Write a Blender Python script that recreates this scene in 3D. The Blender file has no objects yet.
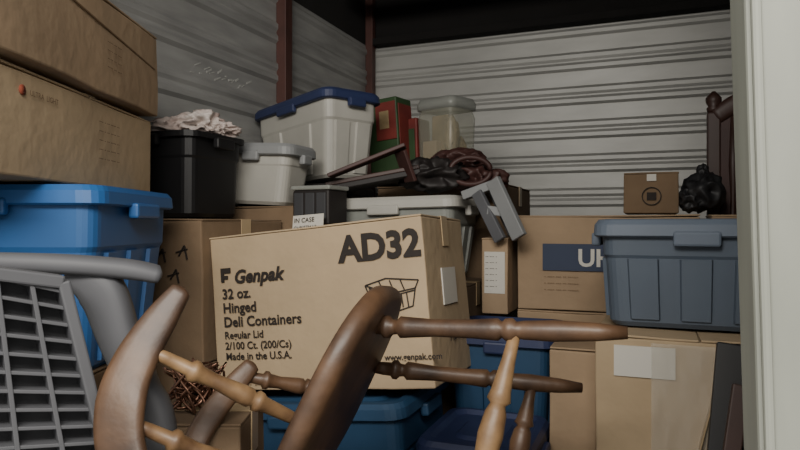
import bpy, bmesh, math, random
from mathutils import Vector, Matrix, noise
random.seed(4)
YAW=math.radians(21.7); CA,SA=math.cos(YAW),math.sin(YAW)
def W(r,f,z): return Vector((CA*r-SA*f, SA*r+CA*f, z))
def lin(h):
    h=h.lstrip('#'); o=[]
    for i in (0,2,4):
        c=int(h[i:i+2],16)/255; o.append(c/12.92 if c<=.04045 else ((c+.055)/1.055)**2.4)
    return (*o,1)
def mat(name,col,rough=.6,metal=0,var=.25,scale=6,bump=.0,bscale=40,stretch=(1,1,1),alpha=1,coat=0,col2=None,lo=.3,hi=.7):
    m=bpy.data.materials.new(name); m.use_nodes=True
    nt=m.node_tree; n=nt.nodes; l=nt.links; p=n['Principled BSDF']
    tc=n.new('ShaderNodeTexCoord'); mp=n.new('ShaderNodeMapping'); mp.inputs['Scale'].default_value=stretch
    l.new(tc.outputs['Object'],mp.inputs[0])
    nz=n.new('ShaderNodeTexNoise'); nz.inputs['Scale'].default_value=scale; nz.inputs['Detail'].default_value=6
    l.new(mp.outputs[0],nz.inputs['Vector'])
    cr=n.new('ShaderNodeValToRGB'); c=lin(col)
    cr.color_ramp.elements[0].position=lo; cr.color_ramp.elements[1].position=hi
    d=lin(col2) if col2 else tuple(x*(1-var) for x in c[:3])+(1,)
    cr.color_ramp.elements[0].color=d; cr.color_ramp.elements[1].color=c
    l.new(nz.outputs['Fac'],cr.inputs[0]); l.new(cr.outputs[0],p.inputs['Base Color'])
    p.inputs['Roughness'].default_value=rough; p.inputs['Metallic'].default_value=metal
    p.inputs['Coat Weight'].default_value=coat; p.inputs['Coat Roughness'].default_value=.35
    if alpha<1: p.inputs['Alpha'].default_value=alpha
    if bump>0:
        n2=n.new('ShaderNodeTexNoise'); n2.inputs['Scale'].default_value=bscale; l.new(mp.outputs[0],n2.inputs['Vector'])
        b=n.new('ShaderNodeBump'); b.inputs['Strength'].default_value=bump; b.inputs['Distance'].default_value=.01
        l.new(n2.outputs['Fac'],b.inputs['Height']); l.new(b.outputs[0],p.inputs['Normal'])
    return m
M={}
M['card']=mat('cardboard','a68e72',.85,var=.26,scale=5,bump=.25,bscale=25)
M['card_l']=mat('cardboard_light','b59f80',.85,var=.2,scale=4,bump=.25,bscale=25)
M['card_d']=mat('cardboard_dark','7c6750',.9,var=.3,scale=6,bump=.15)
M['tape']=mat('packing_tape','b09a78',.35,var=.1,scale=20)
M['wrap']=mat('plastic_wrap','cfcabd',.15,var=.1,scale=9,alpha=.32,bump=1,bscale=14,stretch=(1,1,.4))
M['ink']=mat('ink','2b2420',.8,var=.2,scale=60)
M['inkf']=mat('ink_faded','70583f',.8,var=.2,scale=60)
M['red']=mat('red_print','a0503a',.8)
M['navy']=mat('navy_print','353f56',.7,var=.15)
M['paper']=mat('label_paper','ccc8be',.7,var=.08)
M['scuff']=mat('scuff','b4b4b0',.8,var=.3,scale=60)
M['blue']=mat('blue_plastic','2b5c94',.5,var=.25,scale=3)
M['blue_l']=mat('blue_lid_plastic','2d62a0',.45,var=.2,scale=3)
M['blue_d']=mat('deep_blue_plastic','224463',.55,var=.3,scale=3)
M['navyp']=mat('navy_lid_plastic','2b3558',.5,var=.2)
M['slate']=mat('slate_plastic','55606e',.55,var=.2,scale=4)
M['slate_l']=mat('slate_lid','646f7e',.55,var=.15,scale=4)
M['white']=mat('white_plastic','b0aea6',.5,var=.15)
M['clear']=mat('clear_plastic','a8a898',.3,var=.1,alpha=.42)
M['frost']=mat('frosted_plastic','9da09a',.35,var=.15,alpha=.75)
M['black']=mat('black_plastic','131315',.5,var=.2)
M['dark']=mat('dark_stuff','241f1e',.6,var=.4)
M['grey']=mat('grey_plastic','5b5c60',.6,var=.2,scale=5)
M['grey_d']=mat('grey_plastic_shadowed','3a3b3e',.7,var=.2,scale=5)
M['lgrey']=mat('light_grey_plastic','858788',.55,var=.15)
M['wood']=mat('stained_wood','6b503a',.48,scale=6,stretch=(2,2,2),coat=.15,bump=.06,col2='37271d',lo=.34,hi=.74)
M['wood_l']=mat('worn_wood','937552',.48,scale=8,stretch=(2,2,2),coat=.12,bump=.06,col2='543c29',lo=.34,hi=.68)
M['wood_d']=mat('dark_wood','46302a',.5,var=.4,scale=6,coat=.1)
M['maroon']=mat('maroon_board','4a2e2a',.55,var=.4)
M['green']=mat('green_box','35502f',.6,var=.4,scale=12)
M['redp']=mat('red_paper','7c302a',.6,var=.4,scale=12)
M['tan']=mat('tan_fabric','a48e68',.8,var=.45,scale=12)
M['cloth']=mat('white_cloth','cfc8c2',.9,scale=9,col2='a08880')
M['copper']=mat('copper_foil','8a6654',.35,metal=.8,var=.4,scale=30)
M['bag']=mat('black_bag','242426',.55,var=.3)
M['steel']=mat('galvanised_steel','b6b6b2',.5,metal=.4,var=.2,scale=2.5,bump=.04,bscale=30,stretch=(1,1,4))
M['steel_d']=mat('galvanised_steel_dull','a9a9a7',.6,metal=.3,var=.35,scale=3,bump=.03,bscale=60,stretch=(1,1,5))
M['rust']=mat('primer_steel','54342e',.6,var=.4,scale=8)
M['ceil']=mat('dark_ceiling','191716',.95,var=.3)
M['conc']=mat('concrete','77756f',.9,var=.3,scale=3,bump=.2)
M['jamb']=mat('painted_jamb','6f8c70',.65,scale=20,stretch=(2,2,.3),bump=.25,col2='9aa698',lo=.4,hi=.6)
M['jambw']=mat('jamb_edge','96998f',.65,var=.25,scale=12,stretch=(1,1,.3))

class B:
    def __init__(s,name,mtx=None):
        s.name=name; s.bm=bmesh.new(); s.m=mtx or Matrix(); s.mats=[]
    def mi(s,k):
        if k not in s.mats: s.mats.append(k)
        return s.mats.index(k)
    def merge(s,tb,k,smooth=False,T=None):
        if T is not None: tb.transform(T)
        i=s.mi(k)
        for f in tb.faces: f.material_index=i; f.smooth=smooth
        me=bpy.data.meshes.new('t'); tb.to_mesh(me); tb.free()
        s.bm.from_mesh(me); bpy.data.meshes.remove(me)
    def box(s,lo,hi,k,bev=.002,cuts=0,amp=0,T=None,smooth=False):
        tb=bmesh.new(); bmesh.ops.create_cube(tb,size=1)
        lo=Vector(lo);hi=Vector(hi); c=(lo+hi)/2; d=hi-lo
        for v in tb.verts: v.co=Vector((v.co.x*d.x,v.co.y*d.y,v.co.z*d.z))+c
        if bev>0: bmesh.ops.bevel(tb,geom=list(tb.edges),offset=min(bev,min(d)*.4),segments=2,affect='EDGES',profile=.5)
        if cuts:
            es=[e for e in tb.edges if e.calc_length()>.08]
            bmesh.ops.subdivide_edges(tb,edges=es,cuts=cuts,use_grid_fill=True)
        if amp:
            o=Vector((random.random()*9,random.random()*9,0))
            for v in tb.verts: v.co+=noise.noise_vector(v.co*5+o)*amp
        s.merge(tb,k,smooth,T)
    def beam(s,p0,p1,w,t,k,up=Vector((0,0,1)),bev=.003):
        p0=Vector(p0);p1=Vector(p1); z=(p1-p0); L=z.length; z.normalize()
        x=up.cross(z)
        if x.length<1e-3: x=Vector((1,0,0)).cross(z)
        x.normalize(); y=z.cross(x)
        T=Matrix((x,y,z)).transposed().to_4x4(); T.translation=p0
        s.box((-w/2,-t/2,0),(w/2,t/2,L),k,bev,T=T)
    def loft(s,rings,k,cap0=True,cap1=True,smooth=False,T=None):
        tb=bmesh.new(); R=[[tb.verts.new(p) for p in r] for r in rings]; n=len(R[0])
        for a,b in zip(R,R[1:]):
            for i in range(n): tb.faces.new((a[i],a[(i+1)%n],b[(i+1)%n],b[i]))
        if cap0: tb.faces.new(R[0][::-1])
        if cap1: tb.faces.new(R[-1])
        bmesh.ops.recalc_face_normals(tb,faces=tb.faces)
        s.merge(tb,k,smooth,T)
    def lathe(s,p0,p1,prof,k,n=16):
        p0=Vector(p0);p1=Vector(p1); z=p1-p0; L=z.length; z.normalize()
        x=z.orthogonal().normalized(); y=z.cross(x); R=[]
        for t,r in prof:
            R.append([p0+z*(t*L)+(x*math.cos(a)+y*math.sin(a))*r for a in [2*math.pi*i/n for i in range(n)]])
        s.loft(R,k,smooth=True)
    def sweep(s,pts,ws,th,face,k,n=14,steps=6,ex=3.0):
        pts=[Vector(p) for p in pts]; P=[];Wd=[]
        for i in range(len(pts)-1):
            p0=pts[max(i-1,0)];p1=pts[i];p2=pts[i+1];p3=pts[min(i+2,len(pts)-1)]
            for j in range(steps):
                t=j/steps
                P.append(.5*((2*p1)+(p2-p0)*t+(2*p0-5*p1+4*p2-p3)*t*t+(3*p1-p0-3*p2+p3)*t**3)); Wd.append(ws[i]*(1-t)+ws[i+1]*t)
        P.append(pts[-1]);Wd.append(ws[-1]); R=[]
        face=Vector(face).normalized()
        for i,p in enumerate(P):
            tg=(P[min(i+1,len(P)-1)]-P[max(i-1,0)]).normalized(); sd=tg.cross(face).normalized(); nn=sd.cross(tg)
            k2=.35 if i in(0,len(P)-1) else 1
            ring=[]
            for q in range(n):
                a=2*math.pi*q/n; c,si=math.cos(a),math.sin(a)
                ring.append(p+sd*math.copysign(abs(c)**(2/ex),c)*Wd[i]*k2+nn*math.copysign(abs(si)**(2/ex),si)*th/2*k2)
            R.append(ring)
        s.loft(R,k,smooth=True)
    def text(s,body,x,z,size,k,T=None,shear=0,bold=0):
        cu=bpy.data.curves.new('t','FONT'); cu.body=body; cu.size=size; cu.shear=shear; cu.offset=bold; cu.resolution_u=3
        o=bpy.data.objects.new('t',cu); bpy.context.scene.collection.objects.link(o)
        bpy.context.view_layer.update()
        dg=bpy.context.evaluated_depsgraph_get(); me=bpy.data.meshes.new_from_object(o.evaluated_get(dg))
        tb=bmesh.new(); tb.from_mesh(me)
        bpy.data.objects.remove(o); bpy.data.curves.remove(cu); bpy.data.meshes.remove(me)
        F=Matrix.Translation((x,-.0045,z))@Matrix.Rotation(math.pi/2,4,'X')
        s.merge(tb,k,False,(T@F) if T is not None else F)
    def blob(s,c,sc,k,amp=.25,fr=2,sub=4,seed=0):
        tb=bmesh.new(); bmesh.ops.create_icosphere(tb,subdivisions=sub,radius=1)
        for v in tb.verts:
            q=v.co.copy(); h=1-abs(noise.noise(q*fr+Vector((seed,0,0))))*2+.35*noise.noise(q*fr*2.2+Vector((0,seed,0)))
            q*=1+amp*(h-.6); v.co=Vector((q.x*sc[0],q.y*sc[1],q.z*sc[2]))+Vector(c)
        s.merge(tb,k,True)
    def done(s):
        me=bpy.data.meshes.new(s.name)
        vs=[v.co for v in s.bm.verts]; c=sum(vs,Vector())/len(vs)
        s.bm.transform(Matrix.Translation(-c))
        s.bm.to_mesh(me); s.bm.free()
        for k in s.mats: me.materials.append(M[k])
        o=bpy.data.objects.new(s.name,me); bpy.context.scene.collection.objects.link(o)
        o.matrix_world=s.m@Matrix.Translation(c); return o
def rr(w,d,r,z,n=5,cx=0,cy=0):
    out=[]
    for sx,sy,a0 in ((1,1,0),(-1,1,90),(-1,-1,180),(1,-1,270)):
        for i in range(n+1):
            a=math.radians(a0+90*i/n)
            out.append(Vector((cx+sx*(w/2-r)+r*math.cos(a),cy+sy*(d/2-r)+r*math.sin(a),z)))
    return out
def mtx(loc,yaw=0,roll=0,pitch=0):
    R=math.radians
    return Matrix.Translation(loc)@Matrix.Rotation(R(yaw),4,'Z')@Matrix.Rotation(R(-roll),4,'Y')@Matrix.Rotation(R(pitch),4,'X')
def carton(loc,w,d,h,yaw=0,roll=0,pitch=0,k='card',amp=.004,seam='x',tape=True,side=True):
    b=B('cardboard_box',mtx(loc,yaw,roll,pitch))
    b.box((0,0,0),(w,d,h-.004),k,.004,5,amp)
    if seam=='x':
        b.box((0,0,h-.003),(w,d/2-.002,h+.002),k,.0015,3,amp*.6); b.box((0,d/2+.002,h-.003),(w,d,h+.002),k,.0015,3,amp*.6)
        if tape:
            b.box((-.001,d/2-.025,h+.002),(w+.001,d/2+.025,h+.0035),'tape',0)
            if side: b.box((w+.0015,d/2-.025,h-.08),(w+.004,d/2+.025,h+.0035),'tape',0)
    else:
        b.box((0,0,h-.003),(w/2-.002,d,h+.002),k,.0015,3,amp*.6); b.box((w/2+.002,0,h-.003),(w,d,h+.002),k,.0015,3,amp*.6)
        if tape:
            b.box((w/2-.025,0,h+.002),(w/2+.025,d,h+.0035),'tape',0); b.box((w/2-.025,-.0045,h-.08),(w/2+.025,-.002,h+.0035),'tape',0)
    return b
def tote(name,loc,w,d,h,yaw=0,roll=0,pitch=0,body='blue',lid='blue_l',ribs=5,lidded=True,taper=.86,inner=None,rg=.045):
    b=B(name,mtx(loc,yaw,roll,pitch)); r=.035
    t=taper
    b.loft([rr(w*t-.02,d*t-.02,r,0),rr(w*t,d*t,r,.012),rr(w*.965,d*.965,r,h*.66),rr(w*.99,d*.99,r,h*.69),rr(w,d,r,h-.03),rr(w+.03,d+.03,r+.01,h-.03),rr(w+.03,d+.03,r+.01,h-.012)],body,cap1=lidded)
    if lidded:
        b.loft([rr(w+.03,d+.03,r+.01,h-.034),rr(w+.042,d+.042,r+.012,h-.03),rr(w+.038,d+.038,r+.012,h-.004),rr(w+.02,d+.02,r+.01,h+.008),rr(w-.02,d-.02,r,h+.010),rr(w-.04,d-.04,r,h-.002),rr(w-.12,d-.12,r,h-.002),rr(w-.14,d-.14,r,h+.006)],lid)
    else:
        b.loft([rr(w+.03,d+.03,r+.01,h-.012),rr(w-.004,d-.004,r,h-.012),rr(w*t-.02,d*t-.02,r,.02)],body,cap0=False)
    for i in range(ribs):
        u=(i+.5)/ribs-.5
        for sgn in(-1,1):
            for ax in(0,1):
                L,Dd=(w,d) if ax==0 else (d,w)
                def q(uu,off,z,tt): 
                    a=uu*L*.86*tt; o=sgn*(Dd*tt/2+off); return Vector((a,o,z)) if ax==0 else Vector((o,a,z))
                e=rg/L*.6; e2=e*.8
                R=[[q(u-e,-.01,.02,t),q(u+e,-.01,.02,t),q(u+e2,.009,.02,t),q(u-e2,.009,.02,t)],
                   [q(u-e,-.01,h*.655,.965),q(u+e,-.01,h*.655,.965),q(u+e2,.009,h*.655,.965),q(u-e2,.009,h*.655,.965)]]
                b.loft(R,body)
    for sgn in(-1,1):
        b.box((sgn*(w/2+.022)-.012,-d*.16,h-.06),(sgn*(w/2+.022)+.012,d*.16,h-.025),lid if lidded else body,.006)
        b.box((-w*.12,sgn*(d/2+.018)-.01,h-.055),(w*.12,sgn*(d/2+.018)+.01,h-.02),lid if lidded else body,.006)
    if inner:
        b.box((-w*.38,-d*.38,.02),(w*.38,d*.38,h*.7),inner,.02,4,.02)
    return b

# ---------------- room
XL,XR,YB,YF,ZT,ZC=-1.675,.78,3.69,.62,2.42,2.8
def ribbed(name,a,bv,nrm,k,z1=ZT,H=.014):
    o=B(name); a=Vector(a);bv=Vector(bv);nrm=Vector(nrm); pr=[(0,0)]; z=0; P=.19
    while z<z1:
        for dz,of in((.07,0),(.085,H),(.105,H),(.12,H*.35),(.128,H*.35),(.143,H),(.163,H),(.178,0)):
            if z+dz<z1: pr.append((z+dz,of))
        z+=P
    pr.append((z1,0))
    tb=bmesh.new(); V=[]
    for zz,of in pr:
        V.append((tb.verts.new(a+nrm*of+Vector((0,0,zz))),tb.verts.new(bv+nrm*of+Vector((0,0,zz)))))
    for p,q in zip(V,V[1:]): tb.faces.new((p[0],p[1],q[1],q[0]))
    bmesh.ops.recalc_face_normals(tb,faces=tb.faces); o.merge(tb,k)
    lo=Vector(map(min,a-nrm*.04,bv-nrm*.04,a-nrm*.002,bv-nrm*.002)); hi=Vector(map(max,a-nrm*.04,bv-nrm*.04,a-nrm*.002,bv-nrm*.002)); hi.z=z1
    o.box(lo,hi,k,0)
    lo2=lo.copy(); lo2.z=z1; hi2=hi.copy(); hi2.z=ZC
    o.box(lo2,hi2,'ceil',0)
    return o
ribbed('wall_back',(XL,YB,0),(XR,YB,0),(0,-1,0),'steel',H=.009).done()
wl=ribbed('wall_left',(XL,YF,0),(XL,YB,0),(1,0,0),'steel_d')
for i in range(16):
    y=2.0+.024*i+random.random()*.02; z=1.89+.04*random.random()
    wl.beam((XL+.0015,y,z),(XL+.0015,y+.01+random.random()*.03,z+random.random()*.02),.002,.003+.006*random.random(),'scuff',bev=0)
wl.done()
ribbed('wall_right',(XR,YF,0),(XR,YB,0),(-1,0,0),'steel_d').done()
b=B('floor'); b.box((-3,-2,-.05),(3,4,0),'conc',0); b.done()
b=B('ceiling'); b.box((XL-.05,YF,ZC),(XR+.05,YB+.05,ZC+.05),'ceil',0); b.done()
b=B('trim_1'); b.box((XL+.002,2.61,0),(XL+.055,2.67,ZC-.002),'rust',.003); b.done()
b=B('trim_2'); b.box((XL+.002,YB-.07,0),(XL+.05,YB-.022,ZC-.002),'rust',.003); b.done()
b=B('trim_3'); b.box((XL+.06,YB-.09,ZT-.01),(XR-.05,YB-.003,ZT+.03),'ceil',.003); b.done()
b=B('trim_4'); b.box((XL+.002,YF+.02,ZT),(XL+.06,2.6,ZT+.06),'rust',.003); b.done()
b=B('trim_5'); b.beam((XL+.1,3.2,2.62),(XR-.05,3.2,2.62),.05,.1,'rust'); b.done()
jx=.077
T=mtx((jx,YF,1.3),0,0,0)@Matrix.Rotation(math.radians(-1.6),4,'Y')
b=B('door_frame',T)
b.box((0,0,-1.29),(.05,.108,1.5),'jambw',.004)
b.box((.05,.004,-1.29),(.9,.104,1.5),'jamb',.002)
for x in (.004,.052,.085,.12,.2,.28,.36): b.box((x,-.008,-1.29),(x+.008,.006,1.5),'jambw' if x<.06 else 'jamb',.003)
b.done()
b=B('wall_front'); b.box((XL,YF,0),(-1.2,YF+.1,ZC),'jamb',.003); b.done()

# ---------------- left stack
def Wl(r,f,z): return tuple(W(r,f,z))
RT=lambda w:Matrix.Translation((w,0,0))@Matrix.Rotation(math.pi/2,4,'Z')
b=carton(Wl(-1.0,1.12,1.392),.28,.73,.205,21.7,k='card_l',seam='x',side=False)
b.lathe((.282,.095,.165),(.2842,.095,.165),[(0,.010),(1,.010)],'red')
b.text('ULTRA  LIGHT',.115,.158,.016,'inkf',T=RT(.2815))
for i in range(5): b.text('--- - -- ---- --',.4,.15-.022*i,.022,'inkf',T=RT(.2815))
b.done()
b=carton(Wl(-1.02,1.1,1.612),.32,.745,.225,21.7,k='card',seam='x',side=False,amp=.006)
for i in range(4): b.text('---- -- ---',.42,.12-.02*i,.022,'inkf',T=RT(.3215))
b.beam((.322,.05,.19),(.322,.72,.13),.002,.004,'inkf',bev=0)
b.done()
tote('storage_tote',Wl(-.85,1.525,.985),.44,.42,.39,21.7,body='blue',lid='blue_l',ribs=3,rg=.07).done()
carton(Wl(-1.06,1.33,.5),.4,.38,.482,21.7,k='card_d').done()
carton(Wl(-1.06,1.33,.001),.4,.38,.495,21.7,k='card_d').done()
b=carton((-1.62,1.5,.9),.41,.42,.415,k='card_d',amp=.008)
for (x,z) in((.25,.3),(.3,.24),(.33,.31)):
    b.beam((x,-.004,z),(x+.02,-.004,z+.03),.005,.003,'ink',bev=0); b.beam((x+.02,-.004,z+.03),(x+.03,-.004,z-.01),.005,.003,'ink',bev=0); b.beam((x-.01,-.004,z+.01),(x+.03,-.004,z+.02),.005,.003,'ink',bev=0)
b.done()
carton((-1.62,1.5,.45),.41,.42,.445,k='card_d').done(); carton((-1.62,1.5,.001),.41,.42,.445,k='card_d').done()
tote('storage_tub',(-1.47,1.725,1.325),.29,.27,.28,body='black',lid='black',ribs=0,lidded=False,taper=.93,inner='dark').done()
b=B('crumpled_cloth')
b.blob((-1.5,1.74,1.62),(.09,.09,.04),'cloth',.55,1.8,5,3); b.blob((-1.41,1.74,1.635),(.08,.07,.04),'cloth',.6,2,5,7); b.blob((-1.36,1.78,1.62),(.06,.06,.025),'cloth',.6,2,5,1)
b.done()
tote('storage_bin',(-1.34,2.02,1.375),.28,.18,.21,body='white',lid='lgrey',ribs=0,roll=-3).done()
carton((-1.62,1.94,.9),.45,.2,.465,k='card_d').done(); carton((-1.62,1.94,.4),.45,.2,.49,k='card_d').done()
tote('lidded_tote',(-1.335,2.40,1.475),.54,.25,.335,yaw=-26.7,roll=3,body='white',lid='navyp',ribs=2,taper=.85,rg=.08).done()
tote('storage_crate',(-1.40,2.42,1.0),.44,.4,.455,body='black',lid='dark',ribs=3).done()
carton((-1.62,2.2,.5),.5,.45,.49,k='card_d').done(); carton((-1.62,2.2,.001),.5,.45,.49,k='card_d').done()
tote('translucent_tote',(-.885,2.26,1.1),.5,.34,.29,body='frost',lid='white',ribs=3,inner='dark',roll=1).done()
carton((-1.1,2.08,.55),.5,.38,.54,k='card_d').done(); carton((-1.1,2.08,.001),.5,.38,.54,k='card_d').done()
b=B('plastic_organizer',mtx((-1.165,1.92,1.30),-5))
b.box((0,0,0),(.15,.12,.12),'dark',.008); b.box((-.005,-.005,.12),(.155,.125,.135),'frost',.005)
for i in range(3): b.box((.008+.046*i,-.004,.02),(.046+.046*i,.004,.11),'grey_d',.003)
b.done()
b=B('label_card',mtx((-1.13,1.86,1.272),-3,4,-12)); b.box((0,0,0),(.12,.004,.06),'paper',.001)
b.text('IN CASE',.008,.034,.022,'ink'); b.text('CHRISTMAS',.008,.01,.017,'ink'); b.done()
b=B('picture_frame',mtx((-1.14,2.12,1.425),14,10,0))
for lo,hi in(((0,0,0),(.36,.2,.02)),((0,0,.02),(.36,.03,.035)),((0,.17,.02),(.36,.2,.035)),((0,0,.02),(.03,.2,.035)),((.33,0,.02),(.36,.2,.035))): b.box(lo,hi,'wood_d' if lo[2] else 'dark',.003)
b.done()
b=B('wooden_board'); b.beam(W(-.26,2.36,1.48),W(.02,2.34,1.59),.09,.014,'maroon'); b.beam(W(.0,2.34,1.57),W(.04,2.36,1.46),.08,.014,'maroon'); b.done()
carton((-1.1,2.5,.95),.56,.5,.51,k='card_d').done(); carton((-1.1,2.5,.4),.56,.5,.54,k='card_d').done()
b=B('gift_box',mtx((-1.2,2.66,1.475),-10,4)); b.box((0,0,0),(.16,.13,.39),'green',.006,3,.004)
b.box((.05,-.006,.2),(.155,-.001,.37),'redp',.001); b.box((.07,-.008,.25),(.12,-.004,.33),'tan',.001); b.box((.01,-.006,.03),(.155,-.001,.06),'redp',.001)
b.box((.1605,.01,.05),(.165,.12,.36),'redp',.001); b.done()
b=B('gift_box',mtx((-1.035,2.72,1.475),-12,3)); b.box((0,0,0),(.05,.12,.31),'redp',.006,3,.004); b.box((.01,-.006,.06),(.04,-.001,.26),'green',.001); b.done()
b=B('plastic_jar',mtx((-.868,2.745,1.475),-22))
b.loft([rr(.18,.15,.03,0),rr(.2,.17,.035,.02),rr(.215,.185,.035,.3),rr(.2,.17,.035,.33),rr(.2,.17,.03,.34)],'clear',smooth=True)
b.loft([rr(.215,.185,.03,.335),rr(.22,.19,.03,.36),rr(.2,.17,.03,.385)],'frost',smooth=True)
b.box((-.085,-.065,.01),(-.005,-.03,.2),'card_l',.003); b.box((-.06,-.03,.12),(.03,0,.315),'tan',.003); b.box((.01,-.07,.03),(.08,-.05,.15),'maroon',.003); b.blob((.045,-.02,.22),(.03,.04,.085),'tan',.3,2,4,9); b.blob((.02,.04,.12),(.06,.03,.1),'tan',.4,2,4,12); b.done()
b=B('rolled_blanket') 
b.blob(W(.3,2.45,1.47),(.1,.08,.055),'maroon',.5,1.6,5,1); b.blob(W(.12,2.42,1.49),(.12,.08,.06),'dark',.5,1.6,5,5); b.blob(W(.23,2.52,1.55),(.10,.07,.045),'maroon',.5,1.6,5,8); b.done()
b=B('decorative_wreath') 
ringp=[W(.26+.075*math.cos(t),2.36,1.5+.05*math.sin(t)) for t in [math.pi*2*i/14 for i in range(15)]]
b.sweep(ringp,[.010]*15,.02,W(0,1,0),'maroon',n=8,steps=2,ex=2); b.done()
b=B('step_stool')
b.beam(W(.22,2.2,1.40),W(.33,2.15,1.44),.05,.03,'lgrey'); b.beam(W(.31,2.13,1.45),W(.385,2.06,1.26),.022,.05,'lgrey'); b.beam(W(.26,2.16,1.41),W(.33,2.1,1.25),.02,.04,'grey')
b.beam(W(.32,2.24,1.44),W(.39,2.18,1.27),.02,.04,'grey'); b.beam(W(.29,2.13,1.35),W(.36,2.12,1.34),.02,.03,'lgrey'); b.done()
# ---------------- AD32 carton
RO=5.9
b=carton((-1.166,1.52,.822),.66,.36,.44,roll=RO,pitch=-2,k='card_l',amp=.003)
b.text('AD32',.422,.338,.096,'ink',bold=.0038)
b.text('Genpak',.078,.305,.052,'ink',shear=.25,bold=.0018)
b.box((.035,-.005,.31),(.045,-.002,.35),'ink',0); b.box((.045,-.005,.335),(.068,-.002,.35),'ink',0); b.box((.045,-.005,.318),(.058,-.002,.328),'ink',0)
for t,z,sz in(('32 oz.',.262,.040),('Hinged',.222,.040),('Deli Containers',.182,.040),('Regular Lid',.148,.029),('2/100 Ct. (200/Cs)',.118,.029),('Made in the U.S.A.',.088,.029)):
    b.text(t,.035,z,sz,'ink',bold=.0009 if sz>.03 else .0005)
b.text('www.genpak.com',.53,.075,.022,'ink',bold=.0004); b.text('recyclable . please reuse this carton',.06,.016,.014,'inkf')
def poly(b,pts,w=.003,k='ink'):
    for (x0,z0),(x1,z1) in zip(pts,pts[1:]): b.beam((x0,-.003,z0),(x1,-.003,z1),.003,w,k,up=Vector((0,1,0)),bev=0)
poly(b,[(.49,.27),(.55,.285),(.64,.275),(.63,.255),(.56,.245),(.49,.27)],.002); poly(b,[(.49,.27),(.51,.215),(.56,.195),(.62,.21),(.63,.255)],.002); poly(b,[(.5,.262),(.56,.238),(.63,.25)],.0015); poly(b,[(.56,.245),(.56,.195)],.0015)
for x in(.52,.535,.575,.59,.605): poly(b,[(x,.246 if x<.56 else .244),(x+.003,.208)],.0012)
for x in(.53,.56,.59): poly(b,[(x,.279),(x+.01,.252)],.0012)
b.box((.661,.12,.2),(.6645,.24,.3),'paper',0); b.text('AD32',.14,.1,.05,'ink',T=RT(.662)); b.done()
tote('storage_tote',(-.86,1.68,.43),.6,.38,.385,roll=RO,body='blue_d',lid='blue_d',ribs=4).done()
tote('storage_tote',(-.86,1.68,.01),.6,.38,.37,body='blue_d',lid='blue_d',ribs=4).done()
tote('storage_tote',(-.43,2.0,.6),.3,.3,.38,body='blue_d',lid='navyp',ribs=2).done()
tote('storage_tote',(-.42,1.68,.35),.26,.3,.4,body='navyp',lid='navyp',ribs=2).done()
carton((-.58,1.86,.05),.3,.3,.54,k='card_d').done(); carton((-.55,1.54,.001),.27,.3,.34,k='card_d').done()
# ---------------- right side
b=carton((-.438,2.2,1.012),.57,.4,.318,k='card',seam='x',amp=.005)
b.box((.085,-.006,.135),(.5,-.002,.225),'navy',0); b.text('UHAUL',.2,.152,.08,'paper',T=Matrix.Translation((0,-.003,0)),bold=.002)
for i in range(3): b.text('- ---- --- -- ------',.09,.11-.022*i,.018,'inkf')
b.done()
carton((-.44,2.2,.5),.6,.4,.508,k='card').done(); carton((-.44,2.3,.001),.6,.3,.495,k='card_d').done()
b=carton((-.545,2.12,1.0),.09,.25,.255,k='card',seam='x',tape=False)
b.box((.01,-.005,.07),(.08,-.002,.21),'paper',0)
for i in range(6): b.text('-- --- -',.014,.19-.02*i,.016,'ink',T=Matrix.Translation((0,-.002,0)))
b.done()
b=carton((-.1,2.34,1.338),.175,.2,.14,yaw=0,k='card_d',tape=False)
poly(b,[(.09+.03*math.cos(a),.06+.03*math.sin(a)) for a in [i*math.pi/8 for i in range(17)]],.005); b.box((.075,-.005,.047),(.105,-.002,.073),'ink',0); b.box((.075,-.005,.112),(.105,-.003,.135),'paper',0); b.done()
carton((.165,2.22,.7),.42,.27,.63,k='card').done(); carton((.165,2.22,.1),.42,.27,.59,k='card_d').done()
b=B('garbage_bag'); b.blob((.15,2.38,1.41),(.065,.07,.065),'bag',.3,1.3,5,4); b.blob((.115,2.36,1.385),(.04,.045,.04),'bag',.35,1.5,5,6); b.blob((.15,2.38,1.475),(.02,.02,.03),'bag',.3,1.5,4,6); b.done()
b=B('wooden_headboard',mtx((.195,2.53,0),0))
for x in(0,.44): b.box((x-.022,-.02,0),(x+.022,.02,1.70),'wood_d',.006); b.lathe((x,0,1.70),(x,0,1.775),[(0,.020),(.2,.024),(.3,.018),(.5,.026),(.7,.026),(1,.006)],'wood_d')
b.box((0,-.012,1.05),(.44,.012,1.70),'maroon',.004)
b.sweep([(.0,0,1.68),(.08,0,1.73),(.22,0,1.78),(.36,0,1.73),(.44,0,1.68)],[.03,.035,.04,.035,.03],.05,(0,1,0),'wood_d'); b.box((0,-.02,1.05),(.44,.02,1.12),'wood_d',.005)
for i in range(4): b.lathe((.06+.1*i,-.015,1.1),(.06+.1*i,-.015,1.68),[(0,.008),(.3,.014),(.5,.008),(.7,.014),(1,.008)],'wood_d',8)
b.done()
tote('storage_tote',(.09,1.8,1.055),.42,.34,.25,body='slate',lid='slate_l',ribs=3,taper=.92,rg=.08).done()
b=carton((-.127,1.555,.5),.44,.42,.545,yaw=0,k='card_l',seam='y',amp=.006,tape=False)
b.box((.04,-.008,.455),(.17,-.004,.525),'paper',0); b.beam((.27,-.008,.54),(.17,-.008,.1),.002,.05,'tape',up=Vector((0,1,0)),bev=0)
tb=bmesh.new(); N=30; g=[[tb.verts.new((.12+.325*i/N,-.013-.008*abs(noise.noise(Vector((i*.5,j*.16,3))))*2,.535*j/N)) for j in range(N+1)] for i in range(N+1)]
for i in range(N):
    for j in range(N): tb.faces.new((g[i][j],g[i+1][j],g[i+1][j+1],g[i][j+1]))
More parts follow.
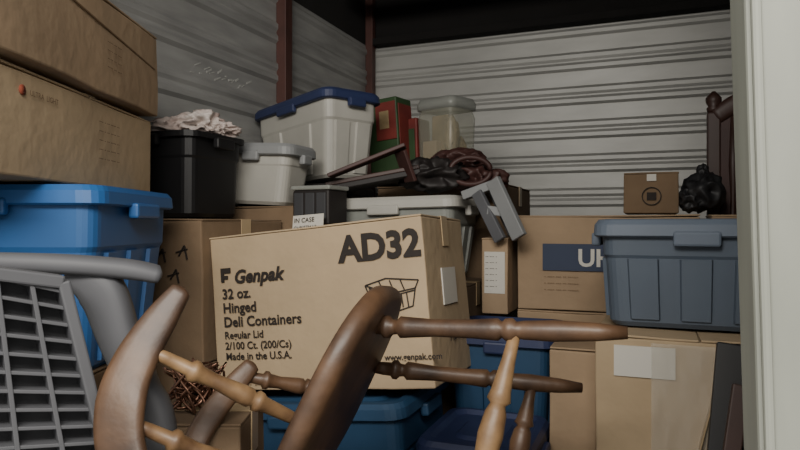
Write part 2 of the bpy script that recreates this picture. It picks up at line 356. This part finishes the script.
b.merge(tb,'wrap',True)
b.done()
carton((-.127,1.555,.001),.44,.42,.49,k='card_l').done()
carton((-.262,1.75,.5),.12,.36,.47,k='card',tape=False).done(); carton((-.262,1.75,.001),.12,.36,.49,k='card').done()
b=B('plywood_board'); b.beam(W(.56,1.12,.4),W(.69,1.26,1.06),.12,.02,'black',up=Vector((0,1,0))); b.beam(W(.50,1.10,.42),W(.64,1.2,1.0),.03,.02,'wood_d',up=Vector((0,1,0))); b.done()
# ---------------- chair lying on its side
b=B('wooden_chair')
leg=[(0,.011),(.04,.013),(.08,.0135),(.09,.019),(.11,.0195),(.125,.013),(.145,.012),(.16,.0185),(.19,.0175),(.3,.0145),(.45,.0155),(.52,.0175),(.545,.018),(.56,.0125),(.575,.018),(.6,.019),(.615,.013),(.64,.015),(.75,.017),(.9,.014),(1,.0095)]
spn=[(0,.008),(.1,.010),(.28,.012),(.3,.0155),(.33,.0165),(.35,.0105),(.37,.015),(.42,.015),(.6,.011),(.7,.013),(.72,.0165),(.75,.0165),(.77,.0105),(.9,.0098),(1,.008)]
def R3(v): return Vector(W(v[0],v[1],v[2]))
a=Vector((-.428,0,-.904)); bb=Vector((.2,.975,-.03)); bb=(bb-a*bb.dot(a)).normalized(); nn=a.cross(bb).normalized()
if nn.x<0: nn=-nn
c=Vector((-.105,1.13,1.01))
def seatring(sc,off):
    out=[]
    for i in range(48):
        t=2*math.pi*i/48; cx,sx=math.cos(t),math.sin(t)
        u=math.copysign(abs(cx)**.7,cx)*.2*sc; v=math.copysign(abs(sx)**.7,sx)*(.19+.015*cx)*sc
        out.append(R3(c+a*u+bb*v+nn*off))
    return out
rings=[seatring(.5,-.008),seatring(.8,-.011),seatring(.92,-.018),seatring(.98,-.014),seatring(1,-.004),seatring(1,.006),seatring(.97,.017),seatring(.9,.021),seatring(.5,.021)]
b.loft(rings,'wood',smooth=True)
b.lathe(W(-.062,1.1,1.126),W(.338,.95,1.14),leg,'wood')
b.lathe(W(-.05,1.28,1.015),W(.355,1.25,.982),leg,'wood')
b.lathe(W(-.14,.97,.86),W(.27,.88,.80),leg,'wood_l'); b.lathe(W(-.13,1.2,.83),W(.28,1.2,.76),leg,'wood')
st=[(0,.009),(.15,.011),(.3,.016),(.34,.019),(.36,.012),(.4,.017),(.5,.02),(.6,.017),(.64,.012),(.66,.019),(.7,.016),(.85,.011),(1,.009)]
b.lathe(W(.183,1.01,1.135),W(.09,.925,.83),st,'wood_l')
b.lathe(W(.26,1.257,.99),W(.2,1.2,.77),st,'wood')
b.lathe(W(-.155,1.02,.985),W(-.36,.925,1.118),spn,'wood_l')
b.lathe(W(-.18,.98,.9),W(-.37,.88,1.028),spn,'wood_l')
b.lathe(W(-.12,1.22,.98),W(-.29,1.15,1.03),spn,'wood')
fz=W(0,1,0)
b.sweep([W(-.328,.97,1.205),W(-.352,.95,1.165),W(-.378,.92,1.11),W(-.388,.89,1.055),W(-.378,.87,.99),W(-.34,.86,.93),W(-.28,.87,.88)],[.014,.024,.031,.035,.034,.032,.02],.024,fz,'wood')
b.sweep([W(-.265,1.16,1.05),W(-.29,1.14,1.02),W(-.325,1.12,.975),W(-.35,1.1,.93),W(-.36,1.08,.88)],[.014,.02,.022,.022,.02],.02,fz,'wood')
b.done()
carton((-.62,.85,.001),.5,.36,.72,k='card_d').done()
b=B('tinsel_garland')
for i in range(26):
    cc=Vector(W(-.39,1.2,1.0)); pts=[cc+Vector((random.uniform(-.05,.05),random.uniform(-.04,.04),random.uniform(-.045,.045))) for _ in range(5)]
    b.sweep(pts,[.003]*5,.004,(0,1,.3),'copper',n=6,steps=5,ex=2)
b.done()
carton(Wl(-.5,1.12,.4),.22,.2,.55,21.7,k='card_d').done()
# ---------------- grey plastic shelf
b=B('plastic_shelf')
b.sweep([W(-.70,.93,1.25),W(-.52,.95,1.243),W(-.42,.98,1.233),W(-.372,1.0,1.222)],[.012,.015,.015,.012],.06,fz,'grey')
b.sweep([W(-.50,.97,1.235),W(-.455,.975,1.2),W(-.43,.98,1.13),W(-.40,.985,1.05),W(-.37,.99,.95),W(-.35,1.0,.5),W(-.35,1.0,0.01)],[.02,.034,.03,.028,.026,.026,.026],.05,fz,'grey')
TL,TR,BR,BL=map(Vector,((-.60,.80,1.245),(-.475,.9,1.215),(-.415,.92,.93),(-.60,.8,.93)))
def G(u,v): return R3((TL*(1-u)+TR*u)*(1-v)+(BL*(1-u)+BR*u)*v)
pn=(G(1,0)-G(0,0)).cross(G(0,1)-G(0,0)).normalized()
if pn.y>0: pn=-pn       # lattice opens towards the doorway
for i in range(5): b.beam(G(i/4,0),G(i/4,1),.006,.034,'grey',up=pn,bev=.001)
for j in range(13): b.beam(G(0,j/12-.03),G(1,j/12+.03),.005,.03,'grey',up=pn,bev=.001)
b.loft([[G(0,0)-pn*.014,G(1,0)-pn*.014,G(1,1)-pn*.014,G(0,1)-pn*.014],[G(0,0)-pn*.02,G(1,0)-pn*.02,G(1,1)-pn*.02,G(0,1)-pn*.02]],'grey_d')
b.beam(G(1,-.02),G(1,1),.016,.045,'grey',up=pn); b.beam(G(0,-.02),G(1,-.02),.018,.045,'grey',up=pn)
b.done()

# ---------------- camera & lights
cam=bpy.data.cameras.new('camera'); cam.lens=28.8; cam.sensor_width=36; cam.clip_start=.02
co=bpy.data.objects.new('camera',cam); co.location=(0,0,1.3); co.rotation_euler=(math.pi/2,0,YAW)
bpy.context.scene.collection.objects.link(co); bpy.context.scene.camera=co
def area(name,loc,tgt,sx,sy,e,col):
    l=bpy.data.lights.new(name,'AREA'); l.shape='RECTANGLE'; l.size=sx; l.size_y=sy; l.energy=e; l.color=col
    o=bpy.data.objects.new(name,l); o.location=loc; o.rotation_euler=(Vector(tgt)-Vector(loc)).to_track_quat('-Z','Y').to_euler()
    bpy.context.scene.collection.objects.link(o)
area('hallway_light',(.1,-.9,2.5),(-.6,2.6,1.7),1.8,.6,88,(1,.95,.87))
w=bpy.data.worlds.new('w'); bpy.context.scene.world=w; w.use_nodes=True
w.node_tree.nodes['Background'].inputs[0].default_value=(1,.97,.92,1); w.node_tree.nodes['Background'].inputs[1].default_value=.85
